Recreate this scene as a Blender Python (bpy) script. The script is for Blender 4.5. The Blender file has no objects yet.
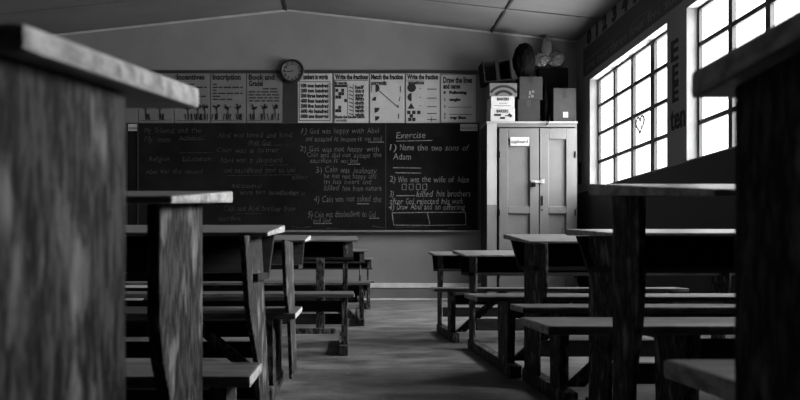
import bpy, bmesh, math, random
from mathutils import Vector, Matrix
random.seed(7)
S = bpy.context.scene
COL = S.collection

# ------------------------------------------------------------------ camera, sky, exposure
cd = bpy.data.cameras.new('camera'); cam = bpy.data.objects.new('camera', cd); COL.objects.link(cam)
cam.location = (0, 0, 0.46); cam.rotation_euler = (math.radians(90), 0, 0)
cd.sensor_width = 36; cd.lens = 27
cd.shift_x = 55/800; cd.shift_y = 61/800
cd.clip_start = 0.02
cd.dof.use_dof = True; cd.dof.focus_distance = 5.0; cd.dof.aperture_fstop = 9.0
S.camera = cam
S.view_settings.view_transform = 'Standard'
S.view_settings.look = 'None'
S.view_settings.gamma = 1
S.view_settings.use_curve_mapping = False
S.view_settings.exposure = 0.0

W = bpy.data.worlds.new('overcast_sky'); S.world = W; W.use_nodes = True
wn = W.node_tree; wn.nodes.clear()
wo = wn.nodes.new('ShaderNodeOutputWorld'); wb = wn.nodes.new('ShaderNodeBackground')
tc = wn.nodes.new('ShaderNodeTexCoord'); sp = wn.nodes.new('ShaderNodeSeparateXYZ')
wn.links.new(tc.outputs['Generated'], sp.inputs[0])
mr = wn.nodes.new('ShaderNodeMapRange'); mr.interpolation_type = 'SMOOTHSTEP'
mr.inputs[1].default_value = -0.1; mr.inputs[2].default_value = 0.12; mr.inputs[3].default_value = 0.8; mr.inputs[4].default_value = 1.0
wn.links.new(sp.outputs['Z'], mr.inputs[0])
# sky strength shaped by direction: strongest straight out, dimming cupboard corner and visible panes
my = wn.nodes.new('ShaderNodeMapRange'); my.interpolation_type = 'SMOOTHSTEP'
my.inputs[1].default_value = -0.92; my.inputs[2].default_value = -0.1; my.inputs[3].default_value = 0.04; my.inputs[4].default_value = 1.0
wn.links.new(sp.outputs['Y'], my.inputs[0])
mm = wn.nodes.new('ShaderNodeMath'); mm.operation = 'MULTIPLY'
wn.links.new(mr.outputs[0], mm.inputs[0]); wn.links.new(my.outputs[0], mm.inputs[1])
m2 = wn.nodes.new('ShaderNodeMath'); m2.operation = 'MULTIPLY'; m2.inputs[1].default_value = 66.0
mf = wn.nodes.new('ShaderNodeMapRange'); mf.interpolation_type = 'SMOOTHSTEP'
mf.inputs[1].default_value = 0.3; mf.inputs[2].default_value = 0.75; mf.inputs[3].default_value = 1.0; mf.inputs[4].default_value = 0.06
wn.links.new(sp.outputs['Y'], mf.inputs[0])
mg = wn.nodes.new('ShaderNodeMath'); mg.operation = 'MULTIPLY'
wn.links.new(mm.outputs[0], mg.inputs[0]); wn.links.new(mf.outputs[0], mg.inputs[1])
wn.links.new(mg.outputs[0], m2.inputs[0]); wn.links.new(m2.outputs[0], wb.inputs['Strength'])
wb.inputs['Color'].default_value = (1, 1, 1, 1)
wn.links.new(wb.outputs[0], wo.inputs[0])

# ------------------------------------------------------------------ materials (all procedural, the place is seen in black and white)
def g(v): return (v, v, v, 1)
def mat(name, v, v2=None, rough=0.7, scale=(6, 6, 6), detail=6, bump=0.0, spec=0.5, metal=0.0, lo=0.35, hi=0.65, wear=None):
    m = bpy.data.materials.new(name); m.use_nodes = True
    nt = m.node_tree; b = nt.nodes['Principled BSDF']
    b.inputs['Roughness'].default_value = rough; b.inputs['Metallic'].default_value = metal
    b.inputs['Specular IOR Level'].default_value = spec
    if v2 is None:
        b.inputs['Base Color'].default_value = g(v); return m
    ge = nt.nodes.new('ShaderNodeNewGeometry'); mp = nt.nodes.new('ShaderNodeMapping')
    mp.inputs['Scale'].default_value = scale
    nt.links.new(ge.outputs['Position'], mp.inputs[0])
    no = nt.nodes.new('ShaderNodeTexNoise'); no.inputs['Scale'].default_value = 1; no.inputs['Detail'].default_value = detail
    no.inputs['Roughness'].default_value = 0.65
    nt.links.new(mp.outputs[0], no.inputs[0])
    cr = nt.nodes.new('ShaderNodeValToRGB'); cr.color_ramp.elements[0].position = lo; cr.color_ramp.elements[1].position = hi
    cr.color_ramp.elements[0].color = g(v); cr.color_ramp.elements[1].color = g(v2)
    nt.links.new(no.outputs[0], cr.inputs[0])
    out = cr.outputs[0]
    if wear:
        mp2 = nt.nodes.new('ShaderNodeMapping'); mp2.inputs['Scale'].default_value = (1, 1, .4) if 'plank' in name else (1, 1, 1); nt.links.new(ge.outputs['Position'], mp2.inputs[0])
        n2 = nt.nodes.new('ShaderNodeTexNoise'); n2.inputs['Scale'].default_value = wear[0]; n2.inputs['Detail'].default_value = 8
        nt.links.new(mp2.outputs[0], n2.inputs[0])
        c2 = nt.nodes.new('ShaderNodeValToRGB'); c2.color_ramp.elements[0].position = wear[1]; c2.color_ramp.elements[1].position = wear[2]
        nt.links.new(n2.outputs[0], c2.inputs[0])
        mx = nt.nodes.new('ShaderNodeMix'); mx.data_type = 'RGBA'
        nt.links.new(c2.outputs[0], mx.inputs[0]); nt.links.new(out, mx.inputs[6]); mx.inputs[7].default_value = g(wear[3])
        out = mx.outputs[2]
    nt.links.new(out, b.inputs['Base Color'])
    if bump:
        bp = nt.nodes.new('ShaderNodeBump'); bp.inputs['Strength'].default_value = bump; bp.inputs['Distance'].default_value = 0.004
        nt.links.new(no.outputs[0], bp.inputs['Height']); nt.links.new(bp.outputs[0], b.inputs['Normal'])
    return m
M = {}
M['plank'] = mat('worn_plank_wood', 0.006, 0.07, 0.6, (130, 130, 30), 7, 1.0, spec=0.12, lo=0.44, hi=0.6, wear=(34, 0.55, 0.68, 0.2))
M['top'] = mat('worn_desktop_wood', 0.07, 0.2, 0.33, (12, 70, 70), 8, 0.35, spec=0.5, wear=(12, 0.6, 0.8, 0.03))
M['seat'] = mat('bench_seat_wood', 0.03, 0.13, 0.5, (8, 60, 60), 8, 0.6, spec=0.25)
M['edge'] = mat('window_lit_edge_wood', 0.2, 0.5, 0.6, (40, 40, 70), 6, 0.8, spec=0.2, lo=0.35, hi=0.6, wear=(30, 0.62, 0.72, 0.06))  # window light on the plank ends, put into a paler colour
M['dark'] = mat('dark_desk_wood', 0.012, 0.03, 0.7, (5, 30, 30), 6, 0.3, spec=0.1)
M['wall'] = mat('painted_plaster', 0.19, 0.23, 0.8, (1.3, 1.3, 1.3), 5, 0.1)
M['backwalls'] = mat('dark_plaster', 0.04, 0.06, 0.8, (1.3, 1.3, 1.3), 5, 0.1)  # unseen walls darkened to cut the fill light on the right desks
M['ceil'] = mat('ceiling_board', 0.085, 0.115, 0.7, (0.8, 2, 1), 4, 0.1)
M['batten'] = mat('batten_paint', 0.34, 0.42, 0.6, (6, 6, 6), 4)
M['floor'] = mat('worn_cement_floor', 0.035, 0.19, 0.5, (3, 6, 1), 12, 0.6, spec=0.3, wear=(50, 0.62, 0.72, 0.24), lo=0.36, hi=0.68)
M['dado'] = mat('dark_dado_paint', 0.02, 0.03, 0.5, (2, 2, 2))
M['jamb'] = mat('white_reveal_paint', 0.14, 0.19, 0.6, (5, 5, 5))
M['steel'] = mat('dark_window_steel', 0.006, 0.012, 0.5, (9, 9, 9))
M['plinth'] = mat('plinth_cement', 0.13, 0.18, 0.7, (4, 4, 4))
M['stripe'] = mat('pale_plinth_paint', 0.5, 0.75, 0.5, (5, 5, 5), lo=0.3, hi=0.6)
M['board'] = mat('blackboard_paint', 0.007, 0.015, 0.95, (2, 2, 2), 8, spec=0.05)
M['chalkmid'] = mat('soft_chalk', 0.03, 0.16, 0.9, (50, 50, 50), 4, spec=0.1)
M['chalk'] = mat('chalk', 0.08, 0.32, 0.9, (50, 50, 50), 4, spec=0.1)
M['chalkfaint'] = mat('rubbed_chalk', 0.014, 0.07, 0.9, (40, 40, 40), 4, spec=0.1)
M['framewood'] = mat('board_frame_wood', 0.015, 0.025, 0.6, (6, 30, 30))
M['ledge'] = mat('chalk_ledge_wood', 0.12, 0.2, 0.6, (6, 30, 30))
M['paper'] = mat('poster_paper', 0.42, 0.5, 0.8, (5, 5, 5))
M['paperdim'] = mat('darker_poster_paper', 0.13, 0.17, 0.8, (5, 5, 5))  # second paper tone, darker than the other posters
M['ink'] = mat('black_marker', 0.012, None, 0.8)
M['cupboard'] = mat('cupboard_paint', 0.12, 0.15, 0.5, (2, 2, 2))
M['cupframe'] = mat('pale_frame_paint', 0.3, 0.36, 0.5, (3, 3, 3))
M['cupdark'] = mat('dark_cupboard_side', 0.03, 0.05, 0.6, (3, 3, 3))  # carcass tone, darker than the doors
M['carton'] = mat('brown_carton', 0.022, 0.036, 0.8, (6, 6, 6))
M['cartondark'] = mat('dark_carton', 0.012, 0.02, 0.8, (6, 6, 6))
M['white'] = mat('white_carton', 0.5, 0.6, 0.6, (6, 6, 6))
M['black'] = mat('black_plastic', 0.005, None, 0.8, spec=0.05)
M['metal'] = mat('dull_metal', 0.4, 0.6, 0.35, (30, 30, 30), metal=0.8)
M['clockface'] = mat('clock_face', 0.15, None, 0.4)
M['paperfrieze'] = mat('grey_lettering', 0.1, 0.15, 0.8, (5, 5, 5))
M['crate'] = mat('dark_crate_wood', 0.008, 0.018, 0.8, (5, 30, 30), spec=0.1)
M['frieze'] = mat('dark_frieze_card', 0.025, 0.04, 0.7, (5, 5, 5))
def two_tone(name, lo_v, hi_v, z):
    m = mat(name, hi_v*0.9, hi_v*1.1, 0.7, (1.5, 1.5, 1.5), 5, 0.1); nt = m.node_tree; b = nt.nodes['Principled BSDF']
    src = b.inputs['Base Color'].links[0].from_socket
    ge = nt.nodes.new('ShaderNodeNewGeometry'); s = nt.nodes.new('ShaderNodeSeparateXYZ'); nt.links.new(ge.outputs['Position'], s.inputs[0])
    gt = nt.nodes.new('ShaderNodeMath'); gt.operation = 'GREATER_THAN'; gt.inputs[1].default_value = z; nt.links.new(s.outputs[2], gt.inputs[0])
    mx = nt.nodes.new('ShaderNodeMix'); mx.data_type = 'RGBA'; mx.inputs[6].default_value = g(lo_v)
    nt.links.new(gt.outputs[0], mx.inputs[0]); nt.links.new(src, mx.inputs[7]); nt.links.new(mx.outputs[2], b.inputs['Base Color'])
    return m
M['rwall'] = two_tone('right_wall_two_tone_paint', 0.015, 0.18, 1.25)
M['stile'] = two_tone('two_tone_frame_paint', 0.15, 0.35, 1.09)
def glass():
    m = bpy.data.materials.new('window_glass'); m.use_nodes = True; nt = m.node_tree; nt.nodes.clear()
    o = nt.nodes.new('ShaderNodeOutputMaterial'); mx = nt.nodes.new('ShaderNodeMixShader')
    t = nt.nodes.new('ShaderNodeBsdfTransparent'); t.inputs[0].default_value = g(0.93)
    gl = nt.nodes.new('ShaderNodeBsdfGlossy'); gl.inputs['Roughness'].default_value = 0.05
    mx.inputs[0].default_value = 0.05
    nt.links.new(t.outputs[0], mx.inputs[1]); nt.links.new(gl.outputs[0], mx.inputs[2]); nt.links.new(mx.outputs[0], o.inputs[0])
    return m
M['glass'] = glass()
def film():
    m = bpy.data.materials.new('clear_plastic_film'); m.use_nodes = True; nt = m.node_tree; b = nt.nodes['Principled BSDF']
    b.inputs['Base Color'].default_value = g(0.22); b.inputs['Roughness'].default_value = 0.2; b.inputs['Alpha'].default_value = 0.6
    return m
M['film'] = film()

# ------------------------------------------------------------------ mesh helpers
def link(name, bm, m, parent=None, smooth=False):
    bmesh.ops.recalc_face_normals(bm, faces=bm.faces)
    me = bpy.data.meshes.new(name); bm.to_mesh(me); bm.free()
    if smooth:
        for p in me.polygons: p.use_smooth = True
    for x in (m if isinstance(m, list) else [m]): me.materials.append(x)
    o = bpy.data.objects.new(name, me); COL.objects.link(o)
    if parent is not None:
        o.parent = parent
    return o
def box(bm, x0, x1, y0, y1, z0, z1, bev=0.0, rot=None, mi=0):
    t = bmesh.new()
    bmesh.ops.create_cube(t, size=1)
    for v in t.verts:
        v.co = Vector((x0 + (v.co.x+.5)*(x1-x0), y0 + (v.co.y+.5)*(y1-y0), z0 + (v.co.z+.5)*(z1-z0)))
    if bev: bmesh.ops.bevel(t, geom=t.edges[:], offset=bev, segments=2, affect='EDGES', profile=0.6)
    if rot:
        c, ax, a = rot
        R = Matrix.Rotation(a, 3, ax)
        for v in t.verts: v.co = R @ (v.co - Vector(c)) + Vector(c)
    for f in t.faces: f.material_index = mi
    me = bpy.data.meshes.new('tmp'); t.to_mesh(me); t.free(); bm.from_mesh(me); bpy.data.meshes.remove(me)
def prism(bm, pts, axis, a0, a1, bev=0.0):
    """polygon in the plane perpendicular to axis ('X': pts are (y,z); 'Y': pts are (x,z)), extruded a0..a1"""
    t = bmesh.new()
    def P(p, a): return Vector((a, p[0], p[1])) if axis == 'X' else Vector((p[0], a, p[1]))
    A = [t.verts.new(P(p, a0)) for p in pts]; B = [t.verts.new(P(p, a1)) for p in pts]
    t.faces.new(A); t.faces.new(B[::-1])
    n = len(pts)
    for i in range(n): t.faces.new((A[i], B[i], B[(i+1) % n], A[(i+1) % n]))
    bmesh.ops.recalc_face_normals(t, faces=t.faces)
    if bev: bmesh.ops.bevel(t, geom=t.edges[:], offset=bev, segments=2, affect='EDGES', profile=0.6)
    me = bpy.data.meshes.new('tmp'); t.to_mesh(me); t.free(); bm.from_mesh(me); bpy.data.meshes.remove(me)
def cyl(bm, c, r, h, axis='Y', seg=32, r2=None):
    t = bmesh.new(); bmesh.ops.create_cone(t, cap_ends=True, segments=seg, radius1=r, radius2=r if r2 is None else r2, depth=h)
    R = {'Y': Matrix.Rotation(math.pi/2, 3, 'X'), 'X': Matrix.Rotation(math.pi/2, 3, 'Y'), 'Z': Matrix.Identity(3)}[axis]
    for v in t.verts: v.co = R @ v.co + Vector(c)
    me = bpy.data.meshes.new('tmp'); t.to_mesh(me); t.free(); bm.from_mesh(me); bpy.data.meshes.remove(me)
def torus(bm, c, R, r, axis='Y', a0=0, a1=2*math.pi, seg=40, ms=8):
    full = abs(a1-a0-2*math.pi) < 1e-6
    n = seg if full else seg+1; rings = []
    for i in range(n):
        a = a0+(a1-a0)*i/seg; ring = []
        for j in range(ms):
            b = 2*math.pi*j/ms; rr = R+r*math.cos(b); d = r*math.sin(b)
            p = (rr*math.cos(a), d, rr*math.sin(a)) if axis == 'Y' else (d, rr*math.cos(a), rr*math.sin(a))
            ring.append(bm.verts.new(Vector(p)+Vector(c)))
        rings.append(ring)
    for i in range(seg if full else seg):
        A = rings[i]; B = rings[(i+1) % n]
        for j in range(ms): bm.faces.new((A[j], B[j], B[(j+1) % ms], A[(j+1) % ms]))
def tube(bm, pts, r, ms=6):
    rings = []
    for i, p in enumerate(pts):
        p = Vector(p); d = (Vector(pts[min(i+1, len(pts)-1)])-Vector(pts[max(i-1, 0)])).normalized()
        u = d.orthogonal().normalized(); w = d.cross(u)
        rings.append([bm.verts.new(p+r*(math.cos(2*math.pi*j/ms)*u+math.sin(2*math.pi*j/ms)*w)) for j in range(ms)])
    for A, B in zip(rings, rings[1:]):
        for j in range(ms): bm.faces.new((A[j], B[j], B[(j+1) % ms], A[(j+1) % ms]))
    bm.faces.new(rings[0]); bm.faces.new(rings[-1][::-1])
def add_text(bm, s, size, mtx, extrude=0.0008, offset=0.0, shear=0.0, width=None):
    c = bpy.data.curves.new('t', 'FONT'); c.body = s; c.size = size; c.extrude = extrude; c.offset = offset; c.shear = shear
    c.resolution_u = 2
    o = bpy.data.objects.new('t', c); COL.objects.link(o)
    bpy.context.view_layer.update()
    me = bpy.data.meshes.new_from_object(o.evaluated_get(bpy.context.evaluated_depsgraph_get()))
    if me.vertices and width:
        xs = [v.co.x for v in me.vertices]; k = width/(max(xs)-min(xs))
        for v in me.vertices: v.co.x = (v.co.x-min(xs))*k
    me.transform(mtx)
    bm.from_mesh(me); bpy.data.meshes.remove(me); bpy.data.objects.remove(o); bpy.data.curves.remove(c)
def face_cam(x, y, z, rz=0.0):   # text plane that faces -Y
    return Matrix.Translation((x, y, z)) @ Matrix.Rotation(rz, 4, 'Y') @ Matrix.Rotation(math.pi/2, 4, 'X')
def thing(name, loc, label, cat, group=None):
    o = bpy.data.objects.new(name, None); COL.objects.link(o); o.location = loc; o.empty_display_size = 0.1
    return tag(o, label, cat, group)
def tag(o, label, cat, group=None):
    o['label'] = label; o['category'] = cat
    if group: o['group'] = group
    return o
def struct(o, label=None):
    o['kind'] = 'structure'
    if label: o['label'] = label
    return o
def origin_shift(root):   # geometry was written in room coordinates: put it under the thing's base
    bpy.context.view_layer.update()
    inv = Matrix.Translation(-root.location)
    done = set()
    def rec(o):
        for ch in o.children:
            if ch.type == 'MESH' and ch.data.name not in done:
                done.add(ch.data.name); ch.data.transform(inv)
            rec(ch)
    rec(root)

# ------------------------------------------------------------------ room shell
YB, XR, XL, YF = 7.06, 2.73, -4.11, -2.2
RX, RZ = -0.69, 3.41
def cz(x): return RZ - 0.108*abs(x-RX)
bm = bmesh.new(); box(bm, XL-.2, XR+.2, YF-.2, YB+.2, -0.1, 0); struct(link('floor', bm, M['floor']))
def gable(name, y0, y1):
    bm = bmesh.new(); prism(bm, [(XL-.2, 0), (XR+.2, 0), (XR+.2, cz(XR)+.08), (RX, RZ+.08), (XL-.2, cz(XL)+.08)], 'Y', y0, y1)
    return struct(link(name, bm, M['wall']))
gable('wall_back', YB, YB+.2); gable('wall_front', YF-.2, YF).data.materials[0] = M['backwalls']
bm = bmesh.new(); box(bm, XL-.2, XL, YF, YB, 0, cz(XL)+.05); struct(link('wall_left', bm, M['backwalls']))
bm = bmesh.new()
prism(bm, [(XL-.2, cz(XL-.2)), (RX, RZ), (XR+.2, cz(XR+.2)), (XR+.2, cz(XR)+.2), (RX, RZ+.2), (XL-.2, cz(XL)+.2)], 'Y', YF-.2, YB+.2)
struct(link('ceiling', bm, M['ceil']))
# right wall with four windows
SZ, LZ = 1.25, 2.49
wins = [(5.07, 6.69), (3.18, 4.80), (1.29, 2.91)]
TW = 0.13
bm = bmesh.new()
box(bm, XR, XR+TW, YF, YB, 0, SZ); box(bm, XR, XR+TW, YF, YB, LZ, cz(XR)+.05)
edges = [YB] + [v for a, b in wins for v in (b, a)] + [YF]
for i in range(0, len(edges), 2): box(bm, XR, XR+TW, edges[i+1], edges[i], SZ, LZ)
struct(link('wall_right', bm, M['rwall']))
PW, PH = 0.405, 0.31
for n, (y0, y1) in enumerate(wins, 1):
    r = bpy.data.objects.new('window_%d' % n, None); COL.objects.link(r); r.location = (XR+.1, (y0+y1)/2, SZ); struct(r)
    # painted reveal lining
    bm = bmesh.new()
    e = 0.003
    box(bm, XR-e, XR+.085, y1-.012, y1+.0, SZ, LZ); box(bm, XR-e, XR+.085, y0, y0+.012, SZ, LZ)
    box(bm, XR-e, XR+.085, y0, y1, LZ-.012, LZ); box(bm, XR-e, XR+.085, y0, y1, SZ-.0, SZ+.012)
    link('reveal', bm, M['jamb'], r)
    bm = bmesh.new(); X0, X1 = XR+.086, XR+.112
    box(bm, X0, X1, y1-.03, y1, SZ, LZ); box(bm, X0, X1, y0, y0+.03, SZ, LZ)
    box(bm, X0, X1, y0+.03, y1-.03, LZ-.035, LZ); box(bm, X0, X1, y0+.03, y1-.03, SZ, SZ+.025)
    ys = [y1-.03-(y1-y0-.06)*i/4 for i in (1, 2, 3)]
    for i, y in enumerate(ys):
        w = .034 if i == 2 else .023
        box(bm, X0-.004, X1, y-w, y+w, SZ+.02, LZ-.03)
    for k in (1, 2, 3): box(bm, X0, X1-.004, y0+.02, y1-.02, SZ+PH*k-.018, SZ+PH*k+.018)
    link('window_frame', bm, M['steel'], r)
    bm = bmesh.new(); box(bm, XR+.1, XR+.104, y0+.02, y1-.02, SZ+.01, LZ-.02); link('window_glass', bm, M['glass'], r)
    origin_shift(r)
    # portal: guides the sampling of the daylight, gives no light of its own
    ld = bpy.data.lights.new('window_daylight', 'AREA'); ld.shape = 'RECTANGLE'; ld.size = y1-y0; ld.size_y = LZ-SZ
    ld.cycles.is_portal = True
    lo = bpy.data.objects.new('window_daylight', ld); COL.objects.link(lo); lo.location = (XR+TW+.01, (y0+y1)/2, (SZ+LZ)/2)
    lo.rotation_euler = (math.radians(90), 0, math.radians(90))
bm = bmesh.new()
box(bm, XL, XR, YB-.035, YB, 0, .145)
o = struct(link('baseboard_back', bm, M['plinth']))
bm = bmesh.new(); box(bm, XL, XR, YB-.045, YB-.001, .146, .2, .004); struct(link('trim_1', bm, M['stripe']))
bm = bmesh.new(); box(bm, XL, XR, YB-.05, YB-.03, 0, .022, .004); struct(link('trim_2', bm, M['stripe']))
# cornice along the gable and cover strips on the ceiling
t = 3
for xa, xb in ((XL, RX), (RX, XR)):
    bm = bmesh.new(); prism(bm, [(xa, cz(xa)-.014), (xb, cz(xb)-.014), (xb, cz(xb)+.01), (xa, cz(xa)+.01)], 'Y', YB-.03, YB); struct(link('trim_%d' % t, bm, M['batten'])); t += 1
for yb in (6.41, 4.0, 1.6):
    for xa, xb in ((XL, RX), (RX, XR)):
        bm = bmesh.new(); prism(bm, [(xa, cz(xa)-.012), (xb, cz(xb)-.012), (xb, cz(xb)+.01), (xa, cz(xa)+.01)], 'Y', yb-.025, yb+.025); struct(link('trim_%d' % t, bm, M['ceil'])); t += 1
for xb, w, dd in ((RX, .014, .016), (1.72, .014, .012)):
    bm = bmesh.new(); z = cz(xb); box(bm, xb-w, xb+w, YF, YB-.03, z-dd, z+.01); struct(link('trim_%d' % t, bm, M['framewood'])); t += 1

# ------------------------------------------------------------------ desks
def ends(o):   # plank ends get the paler wood that has window light painted in
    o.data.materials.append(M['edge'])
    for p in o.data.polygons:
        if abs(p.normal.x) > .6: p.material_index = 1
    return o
def desk(xe, s, L, yf, yn, hf, hn, ly, lx=0.03, lean=0.0, bx=None, by=None, bz=0.3, blw=None, brace=True, tilt=0.0, box_h=0.125, label='', legw_low=0.68, btilt=0.0, runner=True, rx=None, fin=.025, Tn=.009, T=.02, st=.02, lt=.012, brw=.06):
    """xe aisle end, s direction in which the desk runs, L length, yf/yn far and near edge of the sloping top,
    ly=(near,far) of the end plank at its top, bx aisle end of the bench, by=(near,far) of the seat"""
    root = thing('school_desk', (xe+s*L/2, (yf+yn)/2, 0), label, 'school desk', 'wooden school desks with attached benches')
    X = lambda d: xe+s*d
    def ztop(y): return hn+(hf-hn)*(y-yn)/(yf-yn)
    def bx2(bm, xa, xb, *r, **k): box(bm, min(xa, xb), max(xa, xb), *r, **k)
    # top: sloping plank
    bm = bmesh.new(); xa, xb = sorted((xe, X(L)))
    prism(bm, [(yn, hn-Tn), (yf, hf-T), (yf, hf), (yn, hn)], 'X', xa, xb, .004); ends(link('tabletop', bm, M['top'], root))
    # shelf and slanting front board under the top
    zb = hn-T-box_h+.04
    bm = bmesh.new(); xa, xb = sorted((X(fin), X(L-.025)))
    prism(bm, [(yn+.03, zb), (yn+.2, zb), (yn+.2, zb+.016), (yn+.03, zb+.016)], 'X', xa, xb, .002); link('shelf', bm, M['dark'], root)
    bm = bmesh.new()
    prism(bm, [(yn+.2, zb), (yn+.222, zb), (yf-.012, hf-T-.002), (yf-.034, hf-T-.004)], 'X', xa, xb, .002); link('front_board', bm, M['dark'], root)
    # end planks, shaped
    ya, yb = ly; w = yb-ya
    def leg(x):
        zt = lambda y: ztop(min(max(y, yn), yf))-(Tn+(T-Tn)*(min(max(y, yn), yf)-yn)/(yf-yn))-.001
        H = zt(ya); rb = .05
        n = 10; near, far = [], []
        for i in range(n+1):
            f = i/n; z = H+(rb-H)*f
            sl = lean*f
            q = min(max((f-.3)/.35, 0), 1); q = q*q*(3-2*q)
            near.append((ya+sl+w*(1-legw_low)*q, z)); far.append((yb+sl, zt(yb)+(rb-zt(yb))*f))
        pts = near+far[::-1]
        bm = bmesh.new(); prism(bm, pts, 'X', min(x, x+s*lt), max(x, x+s*lt), .003)
        return bm
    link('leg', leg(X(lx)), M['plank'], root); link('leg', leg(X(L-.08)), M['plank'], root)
    y_low_far = yb+lean
    # bench
    bxe = xe if bx is None else bx
    b0, b1 = by
    bl = s*L
    xbe = X(L)
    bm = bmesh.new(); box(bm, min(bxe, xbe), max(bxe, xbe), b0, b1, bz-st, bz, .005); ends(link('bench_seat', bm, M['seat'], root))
    bw = blw or (b1-b0)*.7
    rxx = X(lx) if rx is None else rx
    for k, x in enumerate((rxx, X(L-.08))):
        xx = x
        if k == 0 and (min(bxe, xbe) > xx or max(bxe, xbe) < xx): xx = bxe+s*.03
        c = (b0+b1)/2; bm = bmesh.new()
        prism(bm, [(c-bw/2, bz-st-.001), (c+bw/2, bz-st-.001), (c+bw*.42, .05), (c-bw*.42, .05)], 'X', min(xx, xx+s*.03), max(xx, xx+s*.03), .003)
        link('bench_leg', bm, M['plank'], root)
        if runner:
            # floor runner that ties bench and desk together
            bm = bmesh.new(); box(bm, min(xx, xx+s*.04)-.003, max(xx, xx+s*.04)+.003, c-bw/2-.04, max(y_low_far+.02, c+bw/2+.03), 0, .05, .006); link('runner', bm, M['plank'], root)
        if brace:
            d = s if k == 0 else -s
            x0 = xx+d*.035; x1 = x0+d*.26; z1 = bz-st-.001
            bm = bmesh.new(); prism(bm, [(x0, .05), (x0+d*brw, .05), (x1+d*brw*.85, z1), (x1, z1)], 'Y', c-.012, c+.014, .002); link('brace', bm, M['plank'], root)
    # long rails between the ends
    bm = bmesh.new(); c = (b0+b1)/2; xa, xb = sorted((rxx+s*.03, X(L-.08))); box(bm, xa, xb, c+.03, c+.052, bz-.1, bz-.045, .002)
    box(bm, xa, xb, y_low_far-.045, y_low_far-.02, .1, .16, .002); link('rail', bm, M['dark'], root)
    origin_shift(root)
    return root

LD = dict(s=-1, L=1.9)
desk(xe=-.133, yf=.55, yn=.249, hf=.6186, hn=.5594, ly=(.20, .413), lx=.017, fin=.3, Tn=.012, T=.019, by=(-.35, -.1), label='blurred school desk at far left, nearest the camera, tall plank end filling the frame edge', **LD)
desk(xe=-.19, yf=1.02, yn=.66, hf=.579, hn=.532, ly=(.713, .93), lx=.03, fin=.3, lt=.016, by=(.45, .62), bz=.3, label='school desk second from the left edge, pale desktop end below the blackboard corner', **LD)
desk(xe=-.163, yf=1.63, yn=1.27, hf=.558, hn=.521, ly=(1.2, 1.44), lx=.037, lean=.17, bx=-.156, by=(.99, 1.13), bz=.27, label='third school desk from the left edge, narrow leaning plank leg behind a low bench end', **LD)
desk(xe=-.142, yf=2.5, yn=2.14, hf=.568, hn=.535, ly=(1.82, 2.1), lx=.04, lean=.17, bx=-.16, by=(1.95, 2.25), bz=.29, blw=.3, rx=-.235, label='school desk on left side of the aisle with a wide pale plank under its bench', **LD)
d5 = desk(xe=.07, yf=3.5, yn=3.15, hf=.605, hn=.57, ly=(3.3, 3.45), lx=.055, lt=.028, bx=.045, by=(2.85, 3.1), bz=.305, blw=.07, rx=.012, brace=False, label='left row school desk standing upright furthest into the aisle, thin legs and floor runner', **LD)
bm = bmesh.new(); box(bm, -.152, -.107, 3.13, 3.148, .11, .475, .003); box(bm, -.3, -.05, 3.125, 3.15, .08, .108, .003)
o = link('post', bm, M['plank'], d5); o.data.transform(Matrix.Translation(-d5.location))
desk(xe=.195, yf=5.3, yn=5.0, hf=.57, hn=.545, ly=(5.1, 5.25), lx=.06, bx=.18, by=(4.2, 4.4), bz=.31, blw=.05, brw=.11, label='left row desk near the blackboard with slanting brace below its bench end', **LD)
desk(xe=.30, yf=6.3, yn=6.0, hf=.5, hn=.48, ly=(6.1, 6.25), lx=.06, bx=.28, by=(5.7, 5.9), bz=.27, label='low left row desk furthest back, closest to the wall under the blackboard', **LD)
RD = dict(s=1, Tn=.009)
desk(xe=.25, L=1.2, yf=.435, yn=.13, hf=.597, hn=.603, ly=(.18, .405), lx=.012, by=(-.5, -.3), label='black silhouetted school desk filling the right edge, nearest the camera', **RD)
desk(xe=.425, L=1.3, yf=1.05, yn=.69, hf=.595, hn=.543, fin=.25, ly=(.95, 1.045), lx=.04, bx=.325, by=(.43, .615), bz=.36, label='tall dark school desk below the windows, second nearest on the right, brightly lit top edge', **RD)
desk(xe=.69, L=1.3, yf=1.875, yn=1.55, hf=.56, hn=.533, ly=(1.6, 1.8), lx=.04, bx=.423, by=(1.25, 1.45), bz=.325, label='right side school desk mostly hidden behind the tall dark one, long pale bench below', **RD)
desk(xe=.646, L=1.3, yf=2.45, yn=2.1, hf=.57, hn=.53, ly=(2.06, 2.3), lx=.04, bx=.56, by=(1.89, 2.04), bz=.315, label='right side school desk in front of the cupboard doors, dark tapered plank end', **RD)
desk(xe=.6, L=1.4, yf=3.35, yn=3.0, hf=.52, hn=.49, ly=(3.0, 3.15), lx=.05, bx=.517, by=(2.35, 2.6), bz=.32, label='right side school desk standing just left of the cupboard', **RD)
desk(xe=.553, L=1.4, yf=4.0, yn=3.7, hf=.525, hn=.5, ly=(3.75, 3.92), lx=.05, bx=.506, by=(3.4, 3.56), bz=.305, label='furthest school desk on the right side of the aisle, pale end of runner on floor', **RD)

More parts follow.
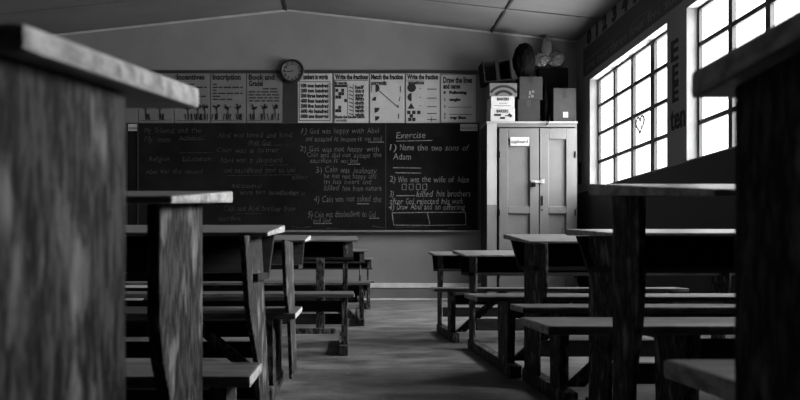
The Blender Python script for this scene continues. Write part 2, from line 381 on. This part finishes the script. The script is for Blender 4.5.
# ------------------------------------------------------------------ blackboard
K = 85.0
def wx(px): return (px-345)/K
def wz(py): return .46+(261-py)/K
bb = thing('blackboard', (wx(300), YB, .8), 'wide black chalkboard across the far wall covered with handwritten lessons', 'blackboard')
bm = bmesh.new(); box(bm, wx(128), wx(477), YB-.022, YB, wz(230), wz(123.5)); link('board_panel', bm, M['board'], bb)
bm = bmesh.new(); xl, xr = wx(128), wx(477)
box(bm, xl-.02, xl, YB-.034, YB, wz(231), wz(123)); box(bm, xr, xr+.02, YB-.034, YB, wz(231), wz(123))
box(bm, wx(138), wx(139), YB-.028, YB-.02, wz(230), wz(124)); box(bm, wx(385.3), wx(386), YB-.025, YB-.02, wz(230), wz(124))
link('board_frame', bm, M['framewood'], bb)
bm = bmesh.new(); box(bm, xl-.02, xr+.02, YB-.09, YB, wz(232.4), wz(230.6), .004); link('chalk_ledge', bm, M['ledge'], bb)
YT = YB-.0235
def writing(lines, name, m):
    bm = bmesh.new()
    for (x, y, w, h, s) in lines:
        words = s.split(' '); tot = sum(len(a)+1 for a in words)
        cx = x
        for a in words:
            ww = w*(len(a))/tot
            add_text(bm, a, h/K*1.75, face_cam(wx(cx), YT, wz(y+random.uniform(-.4, .4)), random.uniform(-.03, .03)), 0.0006, 0, random.uniform(0, .25), ww/K)
            cx += w*(len(a)+1)/tot
    return bm
def stroke(bm, x0, y0, x1, y1, w=.55):
    a = Vector((wx(x0), YT, wz(y0))); b = Vector((wx(x1), YT, wz(y1))); d = (b-a).normalized(); n = Vector((-d.z, 0, d.x))*(w/K/2)
    f = [bm.verts.new(p) for p in (a-n, b-n, b+n, a+n)]; g2 = [bm.verts.new(v.co+Vector((0, -.0012, 0))) for v in f]
    bm.faces.new(f); bm.faces.new(g2[::-1])
    for i in range(4): bm.faces.new((f[i], f[(i+1) % 4], g2[(i+1) % 4], g2[i]))
bright = [
 (396, 139, 33, 5.2, 'Exercise'), (389.5, 151, 83, 5, '1) Name the two sons of'), (393, 160, 22, 5, 'Adam'),
 (389.5, 182.5, 82, 5, '2) Who was the wife of Adam'), (389.5, 197, 6, 5, '3)'), (416, 197, 57, 5.2, 'killed his brothers'),
 (389.5, 204, 76, 4.8, 'after God rejected his work'), (388.5, 210, 79, 4.8, '4) Draw Abel and an offering')]
bm = writing(bright, '', None)
for q in [(396, 141.5, 432, 140.8), (393, 168, 421, 168.4), (395, 173, 421, 173.4), (396, 196, 415, 195.8),
          (392, 213, 428, 212.5), (428, 212.5, 465, 212.5), (465, 212.5, 465.5, 225), (465.5, 225, 429.5, 225.5), (429.5, 225.5, 393.5, 225.2),
          (393.5, 225.2, 392, 213), (427, 212.5, 429.8, 225.5)]: stroke(bm, *q, w=.75)
for x in (402, 409, 416, 422.5):
    for q in [(x, 184.5, x+4, 184.2), (x+4, 184.2, x+4, 190), (x+4, 190, x, 190), (x, 190, x, 184.5)]: stroke(bm, *q, w=.5)
for x in (345, 360, 372): pass
stroke(bm, 368, 142.6, 384, 142.4); stroke(bm, 357, 204, 369, 204, .7); stroke(bm, 369, 218.5, 379, 218.3, .7); stroke(bm, 314, 223.8, 332, 223.6); stroke(bm, 348, 164.6, 360, 164.4)
link('chalk_writing', bm, M['chalk'], bb)
dim = [
 (301, 134, 81, 4.5, '1) God was happy with Abel'), (306, 141.5, 78, 4.2, 'and accepted it because it was good'),
 (300, 152, 82, 4.5, '2) God was not happy with'), (307, 157.5, 77, 4, 'Cain and did not accept the'), (310, 163, 50, 4, 'sacrifice it was bad'),
 (316, 173, 64, 5, '3) Cain was jealousy'), (324, 178.5, 55, 4, 'he was not happy and'), (324, 184, 50, 4, 'in his heart and'),
 (324, 191, 60, 4.6, 'killed him from nature'), (314, 202, 70, 5.2, '4) Cain was not asked the'),
 (308, 217.5, 70, 5.2, '5) Cain was disobedient to God'), (313, 223, 20, 4, 'and God')]
link('chalk_writing', writing(dim, '', None), M['chalkmid'], bb).name = 'chalk_notes'
faint = [
 (145, 133, 60, 4.5, 'My friend and the'), (145, 142, 30, 4.5, 'My mum'), (180, 140, 27, 0.9+3, 'school'), (150, 162, 22, 4, 'Religion'), (183, 162, 32, 4, 'Education'),
 (146, 174, 60, 4, 'Abel was the second'), (218, 138, 78, 4.5, 'Abel was loved and kind'), (248, 145, 26, 4.2, 'that God'), (217, 153, 66, 4, 'Cain was a farmer'),
 (220, 163, 66, 4.4, 'Abel was a shepherd'), (224, 173, 74, 4.4, 'and sacrificed good to God'), (232, 188, 35, 4, 'second'), (240, 195, 58, 4.4, 'were two brothers'),
 (224, 211, 74, 4.6, 'Cain and Abel brother from'), (218, 221, 26, 4, 'sacrifice'), (292, 180, 20, 4, 'altar'), (290, 196, 18, 4, 'from it')]
bm = writing(faint, '', None)
for q in [(180, 140.2, 206, 140), (180, 153, 213, 153), (250, 145.8, 290, 145.4), (262, 165.5, 288, 165.2), (228, 175.8, 300, 175), (272, 194.5, 300, 192), (235, 214, 262, 213.6)]: stroke(bm, *q, w=.4)
link('chalk_faint', bm, M['chalkfaint'], bb)
# chalk smears along the bottom of the board and the two corner labels
bm = bmesh.new()
for q in [(300, 228, 312, 226.5), (326, 228.6, 338, 228), (372, 226, 384, 228), (395, 227.5, 418, 227), (418, 227, 430, 228.2), (448, 228, 470, 227.4), (292, 226.5, 300, 228)]: stroke(bm, *q, w=.7)
link('chalk_smear', bm, M['chalkfaint'], bb)
for xa, xb, s in ((460, 477, 'MATHEMATICS'), (129, 138.5, 'RELIGION')):
    bm = bmesh.new(); box(bm, wx(xa), wx(xb), YB-.026, YB-.0225, wz(131.3), wz(124.5)); l = link('label_card', bm, M['paper'], bb)
    bm = bmesh.new(); add_text(bm, s, .045, face_cam(wx(xa)+.01, YB-.0268, wz(130)), .0005, 0, 0, (xb-xa-1.5)/K); link('lettering', bm, M['ink'], l)
origin_shift(bb)

# ------------------------------------------------------------------ posters
bm = bmesh.new(); box(bm, wx(100), wx(478), YB-.02, YB-.001, wz(73.4), wz(70.6), .003)
tag(link('poster_rail', bm, M['framewood']), 'dark thin rail along the top of the posters above the blackboard', 'rail')
bm = bmesh.new(); box(bm, wx(283), wx(297.5), YB-.012, YB-.001, wz(122.8), wz(73.6))
tag(link('backing_sheet', bm, M['cartondark']), 'dark blank paper strip hanging below the wall clock', 'paper')
def disc(bm, x, y, r, a0=0, a1=360, n=24):
    pts = [] if a1-a0 >= 360 else [(wx(x), wz(y))]
    for i in range(n+(0 if a1-a0 >= 360 else 1)):
        a = math.radians(a0+(a1-a0)*i/n); pts.append((wx(x)+r/K*math.cos(a), wz(y)+r/K*math.sin(a)))
    prism(bm, pts, 'Y', YI-.001, YI)
YP = YB-.012; YI = YP-.0015
def rect(bm, x0, x1, y0, y1): box(bm, wx(x0), wx(x1), YI-.001, YI, wz(y1), wz(y0))
def tline(bm, x, y, w, h, s, off=0.0): add_text(bm, s, h/K*1.35, face_cam(wx(x), YI, wz(y)), .0006, off, 0, w/K)
def seg(bm, x0, y0, x1, y1, w):
    global YT
    keep = YT; YT = YI; stroke(bm, x0, y0, x1, y1, w); YT = keep
def poster(x0, x1, label, paper, draw, y0=73.8, y1=123):
    r = thing('poster', (wx((x0+x1)/2), YB, wz(y1)), label, 'poster', 'handmade posters above the blackboard')
    bm = bmesh.new(); box(bm, wx(x0), wx(x1), YP, YB-.001, wz(y1), wz(y0), .001); link('sheet', bm, paper, r)
    bm = bmesh.new(); draw(bm, x0, x1); link('lettering', bm, M['ink'], r)
    origin_shift(r); return r
def d_words(bm, a, b):
    tline(bm, a+3, 79.5, 27, 5.4, 'Numbers in words', .004)
    rect(bm, a+1.2, a+1.7, 83, 120.8); rect(bm, b-2.2, b-1.5, 83, 120.8); rect(bm, a+1.2, b-1.5, 81.8, 82.4); rect(bm, a+1.2, b-1.5, 120.4, 121)
    for i, s in enumerate(['100 one hundred', '200 two hundred', '300 three hundred', '400 four hundred', '500 five hundred', '600 six hundred', '1000 one thousand']):
        tline(bm, a+3, 87.6+i*5.1, 27.5, 3.8, s, .0035)
def d_frac(bm, a, b):
    tline(bm, a+1, 79.5, 33, 5, 'Write the fractions', .0045); tline(bm, a+1, 84.5, 12, 2.8, 'in words', .003); rect(bm, a+.6, b-.6, 80.6, 81.1); rect(bm, a+.5, a+1, 80, 122)
    rect(bm, a+1, a+13, 85, 87.5)
    R = random.Random(3)
    for i in range(8):
        for j in range(4):
            if R.random() < .45: rect(bm, a+1.5+j*2.9, a+4.3+j*2.9, 89+i*3.4, 92.2+i*3.4)
    for i, s in enumerate(['half', 'third', 'quarter', 'fifth', 'sixth', 'eighth', 'tenth', 'whole']):
        tline(bm, a+21, 89+i*3.9, 9, 3.4, s, .003); seg(bm, a+15, 87+i*3.8, a+19, 88.5+i*3.8, .9)
    rect(bm, a+13.4, a+13.9, 84, 117); rect(bm, a+19, a+19.5, 84, 117)
    tline(bm, a+1, 118.4, 30, 2.8, 'Shade the blocks below', .0025); tline(bm, a+2, 121.6, 11, 2.4, 'correctly', .001)
def d_match(bm, a, b):
    tline(bm, a+1, 79.5, 32, 5, 'Match the fraction', .0045); tline(bm, a+1, 84.5, 16, 3.4, 'correctly', .003); rect(bm, a+1, a+17, 84.9, 85.4)
    disc(bm, a+5.5, 88.5, 4, -90, 90); disc(bm, a+6, 101, 4, 90, 180); disc(bm, a+4.5, 108, 5, 270, 360); disc(bm, a+5, 116.5, 4.5, 270, 360)
    rect(bm, a+1.4, a+1.9, 84, 93)
    seg(bm, a+9, 91, a+28, 107.5, .7)
    seg(bm, a+30.5, 86.5, a+30.2, 92.5, .8); seg(bm, a+30, 97, a+29, 101.5, .7); seg(bm, a+27.5, 105, a+28.5, 108, .8); rect(bm, a+28, a+29, 114, 119)
def d_write(bm, a, b):
    tline(bm, a+1, 79.5, 31, 5, 'Write the fraction', .0045); tline(bm, a+2, 84.5, 16, 3.4, 'equations', .003); rect(bm, a+1, a+18, 81, 81.6)
    disc(bm, a+5.5, 88, 4.4); disc(bm, a+5.5, 97.4, 4.2, 90, 270)
    bm2 = [(wx(a+1.5), wz(109)), (wx(a+8.5), wz(109)), (wx(a+5), wz(103))]; prism(bm, bm2, 'Y', YI-.001, YI)
    for i, q in enumerate([(1, 111), (6, 111), (11, 111), (3.5, 114.4), (2, 118), (6, 118)]): rect(bm, a+q[0], a+q[0]+3.4, q[1], q[1]+3.4)
    for y in (89, 98, 106.6, 113.4, 119.4): rect(bm, a+21, a+30.5, y, y+.8)
    rect(bm, a+25, a+25.6, 117, 122)
    for y in (88.5, 97.5, 106): rect(bm, a+13, a+15, y, y+.5)
def d_lines(bm, a, b):
    tline(bm, a+2, 83, 29, 6, 'Draw the lines', .004); tline(bm, a+2, 88.8, 17, 5, 'and name', .004)
    for i, (y, s) in enumerate([(94, 'Following'), (101, 'angle'), (108, ''), (115.5, ''), (119, 'ray line')]):
        tline(bm, a+2.5, y, 2, 2.6, '%d' % (i+1), .0008)
        if s: tline(bm, a+8 if i < 4 else a+9, y, 4+len(s)*1.5, 2.8, s, .004)
    rect(bm, a+7, a+30, 107.2, 107.7); rect(bm, a+8, a+31, 114.4, 115)
def d_story(head, sub, seed, pic):
    def f(bm, a, b):
        R = random.Random(seed)
        tline(bm, a+2, 79.8 if not sub else 80, b-a-(10 if sub else 7), 5.6, head, .0035)
        if sub: tline(bm, a+2, 86.3, 14, 5.6, sub, .0035)
        y = 84 if not sub else 88.5
        while y < 101:
            x = a+2+(14 if sub and y < 89 else 0)
            while x < b-5:
                w = R.uniform(3, 8); rect(bm, x, min(x+w, b-3), y, y+1.3); x += w+1.2
                if R.random() < .12 and not sub: break
            y += 3.0
        # a drawing of trees and people: loose marker lines
        if pic:
            for tx in pic:
                seg(bm, tx, 108, tx+.6, 119, 1.0)
                for k in range(9):
                    an = R.uniform(0, 6.28); seg(bm, tx, 108, tx+3.6*math.cos(an), 107+3*math.sin(an), .95)
                for k in range(5):
                    xx = tx+R.uniform(-4, 4); seg(bm, xx, 114, xx+R.uniform(-1.5, 1.5), 120, .9)
            seg(bm, a+2, 120.8, b-3, 120.2, .45)
    return f
poster(103, 138, 'poster mostly hidden by the nearest left desk, leftmost above the blackboard', M['paperdim'], d_story('Community', '', 1, None))
poster(139, 174, 'poster behind the corner of the nearest left desktop', M['paperdim'], d_story('Community', '', 2, (146, 160)))
poster(175, 210, 'poster just right of the near desktop corner, wheel drawing along its bottom', M['paperdim'], d_story('Incentives', '', 3, (188, 198, 205)))
poster(211, 246, 'poster with a short heading, blank middle and two drawn figures below', M['paperdim'], d_story('Inscription', '', 4, (217, 228, 238)))
poster(247, 282.5, 'poster with a large two-line heading and drawn trees, left of the clock', M['paperdim'], d_story('Book and', 'Gradel', 5, (254, 264, 275)))
p = poster(298, 332, 'poster listing hundreds in words, right beside the clock', M['paper'], d_words)
bm = bmesh.new(); box(bm, wx(301.7), wx(303.3), YP-.006, YP-.004, wz(79), wz(75)); tp = link('glare_spot', bm, M['white'], p); tp.data.transform(Matrix.Translation(-p.location))  # bright glare beside the clock, painted as a small white patch
poster(334, 368.5, 'poster with shaded fraction blocks and a column of words', M['paper'], d_frac)
poster(370, 404.5, 'poster with a long diagonal matching line between shapes', M['paper'], d_match)
poster(406, 439.5, 'poster with black circle, half circle, triangle and chequered squares', M['paper'], d_write)
poster(441, 475.5, 'plain poster about drawing and naming lines, rightmost above the blackboard', M['paper'], d_lines, 75.3, 122.6)

# ------------------------------------------------------------------ clock
cx, czz, cr = wx(292.5), wz(72.5), .132
ck = thing('wall_clock', (cx, YB, czz-cr), 'round wall clock with dark rim hung above the blackboard posters', 'clock')
bm = bmesh.new(); cyl(bm, (cx, YB-.035, czz), cr, .03, 'Y', 48); link('case', bm, M['framewood'], ck)
bm = bmesh.new(); torus(bm, (cx, YB-.05, czz), cr-.006, .017); link('rim', bm, M['steel'], ck, True)
bm = bmesh.new(); cyl(bm, (cx, YB-.052, czz), cr-.018, .004, 'Y', 48); fc = link('clock_face', bm, M['clockface'], ck)
bm = bmesh.new()
for h in range(1, 13):
    a = math.radians(90-30*h); s = str(h); r = cr*.68
    add_text(bm, s, .042, face_cam(cx+r*math.cos(a)-.011*len(s), YB-.0547, czz+r*math.sin(a)-.014), .0004, .002)
link('numerals', bm, M['ink'], fc)
def hand(nm, ang, ln, w):
    bm = bmesh.new(); box(bm, cx-.015, cx+ln, YB-.058, YB-.056, czz-w, czz+w, 0, ((cx, YB-.057, czz), 'Y', -ang)); link(nm, bm, M['ink'], ck)
hand('minute_hand', math.radians(90-44*6), .088, .0035); hand('hour_hand', math.radians(90-8.73*30), .055, .005)
origin_shift(ck)

# ------------------------------------------------------------------ cupboard in the corner
YC = 6.72; KC = 600/YC
def qx(px): return (px-345)/KC
def qz(py): return .46+(261-py)/KC
cu = thing('cupboard', (qx(531), 6.88, 0), 'tall pale cupboard with two panelled doors standing in the far right corner', 'cupboard')
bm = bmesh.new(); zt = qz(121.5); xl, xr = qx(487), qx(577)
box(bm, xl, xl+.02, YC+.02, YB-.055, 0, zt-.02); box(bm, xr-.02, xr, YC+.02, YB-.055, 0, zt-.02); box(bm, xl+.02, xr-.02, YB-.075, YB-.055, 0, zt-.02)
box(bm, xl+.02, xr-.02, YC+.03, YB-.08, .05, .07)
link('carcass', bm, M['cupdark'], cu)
bm = bmesh.new(); box(bm, xl-.01, xr+.005, YC-.01, YB-.055, zt-.02, zt, .003); link('cupboard_top', bm, M['cupframe'], cu)
bm = bmesh.new(); box(bm, xl, qx(496.8), YC, YC+.022, 0, zt-.021, .002)
link('frame_stile', bm, M['stile'], cu)
bm = bmesh.new(); box(bm, qx(496.9), xr, YC, YC+.022, qz(127), zt-.021, .002); box(bm, qx(496.9), qx(575), YC, YC+.022, 0, .06, .002); box(bm, qx(575.1), xr, YC, YC+.022, 0, qz(127.1))
link('frame_rail', bm, M['cupboard'], cu)
def door(xa, xb, hs):
    bm = bmesh.new(); z0, z1 = .065, qz(128.3); a, b = qx(xa), qx(xb); st = .1
    box(bm, a, b, YC+.014, YC+.022, z0, z1)
    yo = YC-.006
    box(bm, a, a+st, yo, YC+.013, z0, z1, .004); box(bm, b-st, b, yo, YC+.013, z0, z1, .004)
    for za, zb in ((z1-.12, z1), (qz(213.5), qz(206.5)), (z0, z0+.12)): box(bm, a+st+.001, b-st-.001, yo, YC+.013, za, zb, .004)
    d = link('door', bm, M['cupboard'], cu)
    for zz in (.3, 1.0, 1.65):
        bm = bmesh.new(); cyl(bm, (a+.002 if hs < 0 else b-.002, yo-.004, zz), .006, .07, 'Z', 10); link('hinge', bm, M['black'], d)
    return d
d1 = door(499, 538.6, -1); d2 = door(539.6, 575, 1)
bm = bmesh.new(); box(bm, qx(510.3), qx(529), YC-.009, YC-.0065, qz(145.8), qz(137.3)); sg = link('sign', bm, M['white'], d1)
bm = bmesh.new(); add_text(bm, 'cupboard', .062, face_cam(qx(511), YC-.0096, qz(143.4)), .0005, .001, 0, 16.5/KC); link('lettering', bm, M['ink'], cu)
bm = bmesh.new(); box(bm, qx(531), qx(540.5), YC-.014, YC-.0065, qz(183), qz(180.5), .001); box(bm, qx(541), qx(544), YC-.016, YC-.0065, qz(183.5), qz(179.5), .001); link('hasp', bm, M['metal'], d1)
bm = bmesh.new(); torus(bm, (qx(533), YC-.02, qz(183.5)), .016, .004, 'Y', 0, math.pi, 16, 6); box(bm, qx(533)-.022, qx(533)+.022, YC-.03, YC-.012, qz(183.5)-.04, qz(183.5), .004); link('padlock', bm, M['black'], cu)
bm = bmesh.new(); box(bm, qx(541), qx(542.6), YC-.014, YC-.0065, qz(205.5), qz(196), .002); cyl(bm, (qx(541.8), YC-.01, qz(210)), .008, .008, 'Y', 12); link('lock_plate', bm, M['black'], d2)
origin_shift(cu)

# things on top of the cupboard
ZT = zt+.001
YK = 6.75; KK = 600/YK
def kx(px): return (px-345)/KK
def kz(py): return .46+(261-py)/KK
def carton(x0, x1, z0, z1, m, label, cat='box', y0=6.75, dy=.2, flap=True, rz=0, name='carton'):
    r = thing(name, (kx((x0+x1)/2), y0+dy/2, z0), label, cat)
    bm = bmesh.new(); box(bm, kx(x0), kx(x1), y0, y0+dy, z0, z1, .004); link('body', bm, m, r)
    if flap:
        bm = bmesh.new(); c = kx((x0+x1)/2); box(bm, c-.022, c+.022, y0-.0015, y0-.0003, z0+(z1-z0)*.7, z1-.004); box(bm, c-.022, c+.022, y0, y0+dy, z1, z1+.0008); link('packing_tape', bm, M['cartondark'] if m is not M['cartondark'] else M['carton'], r)
    return r
zz = ZT
h1 = kz(108)-.0; 
r = carton(490.5, 515, ZT, kz(108.2), M['white'], 'white printed carton at the bottom of the left stack on the cupboard', flap=False)
bm = bmesh.new(); add_text(bm, 'BAKERS', .045, face_cam(kx(496.5), 6.748, kz(112.5)), .0005, .0015, 0, 12/KK)
disc_y = 6.617
for q in ((494, 501, 114, 116), (505, 509, 115.5, 116.3), (500, 505, 117, 119)): box(bm, kx(q[0]), kx(q[1]), 6.7465, 6.7478, kz(q[3]), kz(q[2]))
box(bm, kx(508), kx(512), 6.7465, 6.7478, kz(117), kz(114), 0, ((kx(510), 6.747, kz(115.5)), 'Y', .6))
link('print', bm, M['ink'], r); origin_shift(r)
r = carton(491, 514.5, kz(108.2)+.002, kz(96.2), M['white'], 'white printed carton in the middle of the left stack on the cupboard', flap=False)
bm = bmesh.new(); add_text(bm, 'BAKERS', .045, face_cam(kx(497), 6.748, kz(100.5)), .0005, .0015, 0, 12/KK)
for q in ((499, 507, 103, 103.5), (494, 511, 105.6, 106)): box(bm, kx(q[0]), kx(q[1]), 6.7465, 6.7478, kz(q[3]), kz(q[2]))
link('print', bm, M['ink'], r); origin_shift(r)
r = carton(489.5, 517, kz(96.2)+.002, kz(83), M['paperdim'], 'carton with dark arched stripes on top of the white cartons', flap=False)
bm = bmesh.new()
for R0, w in ((.115, .034), (.175, .03)):
    c0 = Vector((kx(503.5), 0, kz(96)-.035))
    pts = [];
    for i in range(17):
        a = math.radians(30+120*i/16); pts.append((c0.x+R0*1.05*math.cos(a), max(c0.z+R0*.9*math.sin(a), kz(96.2)+.004)))
    inn = [(c0.x+(R0-w)*1.05*math.cos(math.radians(30+120*i/16)), max(c0.z+(R0-w)*.9*math.sin(math.radians(30+120*i/16)), kz(96.2)+.003)) for i in range(17)]
    for i in range(16):
        q = [pts[i], pts[i+1], inn[i+1], inn[i]]
        vs = [bm.verts.new((a[0], 6.7485, a[1])) for a in q]
        try: bm.faces.new(vs)
        except Exception: pass
link('print', bm, M['ink'], r); origin_shift(r)
# tilted open crate behind / above
cr_ = thing('wooden_crate', (kx(499), 6.87, kz(83)+.003), 'open dark crate lying tilted on top of the striped carton', 'crate')
bm = bmesh.new()
x0, x1, zb, zh = kx(485), kx(513), kz(82.4)+.003, .24
rot = ((kx(499), 6.87, zb), 'Y', math.radians(-3))
for b in ((x0, x1, 6.77, 6.98, zb, zb+.014), (x0, x1, 6.77, 6.98, zb+zh-.014, zb+zh), (x0, x0+.014, 6.77, 6.98, zb+.014, zb+zh-.014), (x1-.014, x1, 6.77, 6.98, zb+.014, zb+zh-.014), (x0, x1, 6.96, 6.98, zb+.014, zb+zh-.014)): box(bm, *b, .002)
link('crate_frame', bm, M['crate'], cr_)
bm = bmesh.new(); box(bm, (x0+x1)/2-.02, (x0+x1)/2+.02, 6.765, 6.78, zb+.014, zb+zh-.014, .002); link('slat', bm, M['crate'], cr_)
origin_shift(cr_); cr_.rotation_euler = (0, math.radians(-6), 0); cr_.location.z += .018
r = carton(518, 540, ZT, kz(99.4), M['cartondark'], 'dark brown carton under another one, centre of the cupboard top'); origin_shift(r)
r = carton(519.5, 542.5, kz(99.4)+.002, kz(76.5), M['carton'], 'brown carton with small dark print on top of the darker one')
bm = bmesh.new(); 
for q in ((529, 531, 91, 95), (532, 534, 90.5, 93), (531, 533.5, 95, 97.5), (528.5, 530, 96, 98)): box(bm, kx(q[0]), kx(q[1]), 6.7465, 6.7478, kz(q[3]), kz(q[2]))
link('print', bm, M['paperdim'], r); origin_shift(r)
r = carton(553.5, 576, ZT, kz(88), M['carton'], 'brown carton with a small pale label, rightmost on the cupboard')
bm = bmesh.new(); box(bm, kx(563), kx(568), 6.7465, 6.7478, kz(117.5), kz(112)); link('label_card', bm, M['paper'], r); origin_shift(r)
r = carton(545, 575, ZT, kz(62), M['black'], 'tall black box at the back, below the crumpled plastic bag', y0=6.952, dy=.1, flap=False); origin_shift(r)
def blob(name, c, rad, m, seed, amp, label=None, cat=None, parent=None, freq=3.0):
    from mathutils import noise
    bm = bmesh.new(); bmesh.ops.create_icosphere(bm, subdivisions=5, radius=1)
    for v in bm.verts:
        n = noise.noise(v.co*freq+Vector((seed, 0, 0)))+.8*(.4-abs(noise.noise(v.co*freq*2.0+Vector((0, seed, 0)))))
        p = v.co*(1+amp*n); v.co = Vector((p.x*rad[0], p.y*rad[1], p.z*rad[2]))
    lo = min(v.co.z for v in bm.verts)
    if parent is None:
        for v in bm.verts: v.co.z -= lo
        o = link(name, bm, m, None, True); o.location = (c[0], c[1], c[2]); tag(o, label, cat)
    else:
        for v in bm.verts: v.co += Vector(c)
        o = link(name, bm, m, parent, True)
    return o
blob('plastic_sack', (kx(527), 6.86, kz(76.5)+.004), (.125, .1, .2), M['black'], 2, .1, 'full black sack bulging on top of the brown centre carton', 'sack')
bag = thing('plastic_bag', (kx(552), 6.97, kz(61.5)), 'crumpled translucent plastic bag with raised lobes, highest thing on the cupboard', 'plastic bag')
blob('bag_lobe', (kx(547), 6.97, kz(53.2)), (.08, .055, .072), M['film'], 5, .35, parent=bag, freq=4)
blob('bag_lobe', (kx(562), 6.97, kz(52)), (.09, .055, .075), M['film'], 6, .4, parent=bag, freq=4)
blob('bag_lobe', (kx(553), 6.97, kz(41)), (.055, .045, .12), M['film'], 9, .35, parent=bag, freq=4)
origin_shift(bag)
# black bag with a hanging cord between the cartons
hb = blob('plastic_sack', (kx(547.3), 6.85, ZT), (.036, .06, .2), M['black'], 12, .2, 'narrow black bag squeezed between the cartons, cord hanging over the edge', 'sack')
bm = bmesh.new(); z0 = ZT
pts = [(kx(548), 6.8, z0+.12), (kx(549), 6.74, z0+.07), (kx(547.5), 6.7, z0+.01), (kx(546), 6.695, z0-.03), (kx(544), 6.695, z0-.05), (kx(546.5), 6.695, z0-.02)]
pts = [tuple(Vector(p)-hb.location) for p in pts]
tube(bm, pts, .006); link('cord', bm, M['black'], hb, True)

# ------------------------------------------------------------------ things on the right wall
def wall_text(x, y, z): return Matrix.Translation((x, y, z)) @ Matrix.Rotation(-math.pi/2, 4, 'Z') @ Matrix.Rotation(math.pi/2, 4, 'X')
fr = thing('alphabet_frieze', (XR, 5.9, 2.56), 'dark long card strip with rows of lettering above the far window', 'wall chart')
bm = bmesh.new(); box(bm, XR-.006, XR-.001, 3.3, 6.86, 2.56, 2.715, .001); box(bm, XR-.006, XR-.001, 3.3, 6.86, 2.725, 2.87, .001); link('card_strip', bm, M['frieze'], fr)
bm = bmesh.new(); add_text(bm, 'one two three four five six seven eight nine ten', .13, wall_text(XR-.0068, 6.8, 2.60), .0004, 0, 0, 3.3)
link('lettering', bm, M['paperfrieze'], fr); origin_shift(fr)
for i, (s, y, z) in enumerate([('0', 6.76, 2.9), ('1', 6.55, 2.9), ('2', 6.36, 2.9), ('3', 6.13, 2.9), ('4', 5.9, 2.9), ('5', 5.68, 2.9), ('6', 5.45, 2.9)]):
    bm = bmesh.new(); add_text(bm, s, .21, wall_text(0, 0, 0), .002, .013); o = link('wall_number', bm, M['ink']); o.location = (XR-.0025, y, z)
    tag(o, 'black cut-out number %s on the wall above the lettered strip' % {'0': 'zero', '1': 'one', '2': 'two', '3': 'three', '4': 'four', '5': 'five', '6': 'six'}[s], 'number', 'numbers above the frieze')
for s, y, z, sz, w, lb in (('E', 5.02, 2.12, .24, .11, 'top black letter E on the narrow wall between the windows'), ('E', 5.0, 1.93, .22, .09, 'middle black letter E on the narrow wall between the windows'),
                       ('E', 5.0, 1.78, .2, .09, 'lowest black letter E, just above the word ten'), ):
    bm = bmesh.new(); add_text(bm, s, sz, wall_text(0, 0, 0), .002, .006, 0, w); o = link('wall_letter', bm, M['ink']); o.location = (XR-.0025, y, z); tag(o, lb, 'letter')
bm = bmesh.new(); add_text(bm, 'ten', .27, wall_text(0, 0, 0), .002, .005, 0, .22); o = link('wall_word', bm, M['ink']); o.location = (XR-.0025, 5.03, 1.55); tag(o, 'small painted word ten between the two far windows', 'word')
# heart drawn on a pane
bm = bmesh.new(); pts = []
for i in range(41):
    a = 2*math.pi*i/40; pts.append((XR+.088, 5.73+.0055*(-16*math.sin(a)**3)*.9, 1.77+.0055*(13*math.cos(a)-5*math.cos(2*a)-2*math.cos(3*a)-math.cos(4*a))))
tube(bm, pts[:-1]+[pts[0]], .009)
for dy in (-.025, .0, .025): tube(bm, [(XR+.088, 5.73+dy, 1.73), (XR+.088, 5.73+dy, 1.8)], .004)
tag(link('heart_drawing', bm, M['cartondark'], None, True), 'small hand drawn heart outline on a pane of the far window', 'drawing')
bm = bmesh.new(); box(bm, XR-.02, XR-.001, 6.93, 6.96, 1.35, 1.6, .003); tag(link('wall_hook', bm, M['black']), 'narrow black strip on the wall between cupboard and far window', 'wall strip')
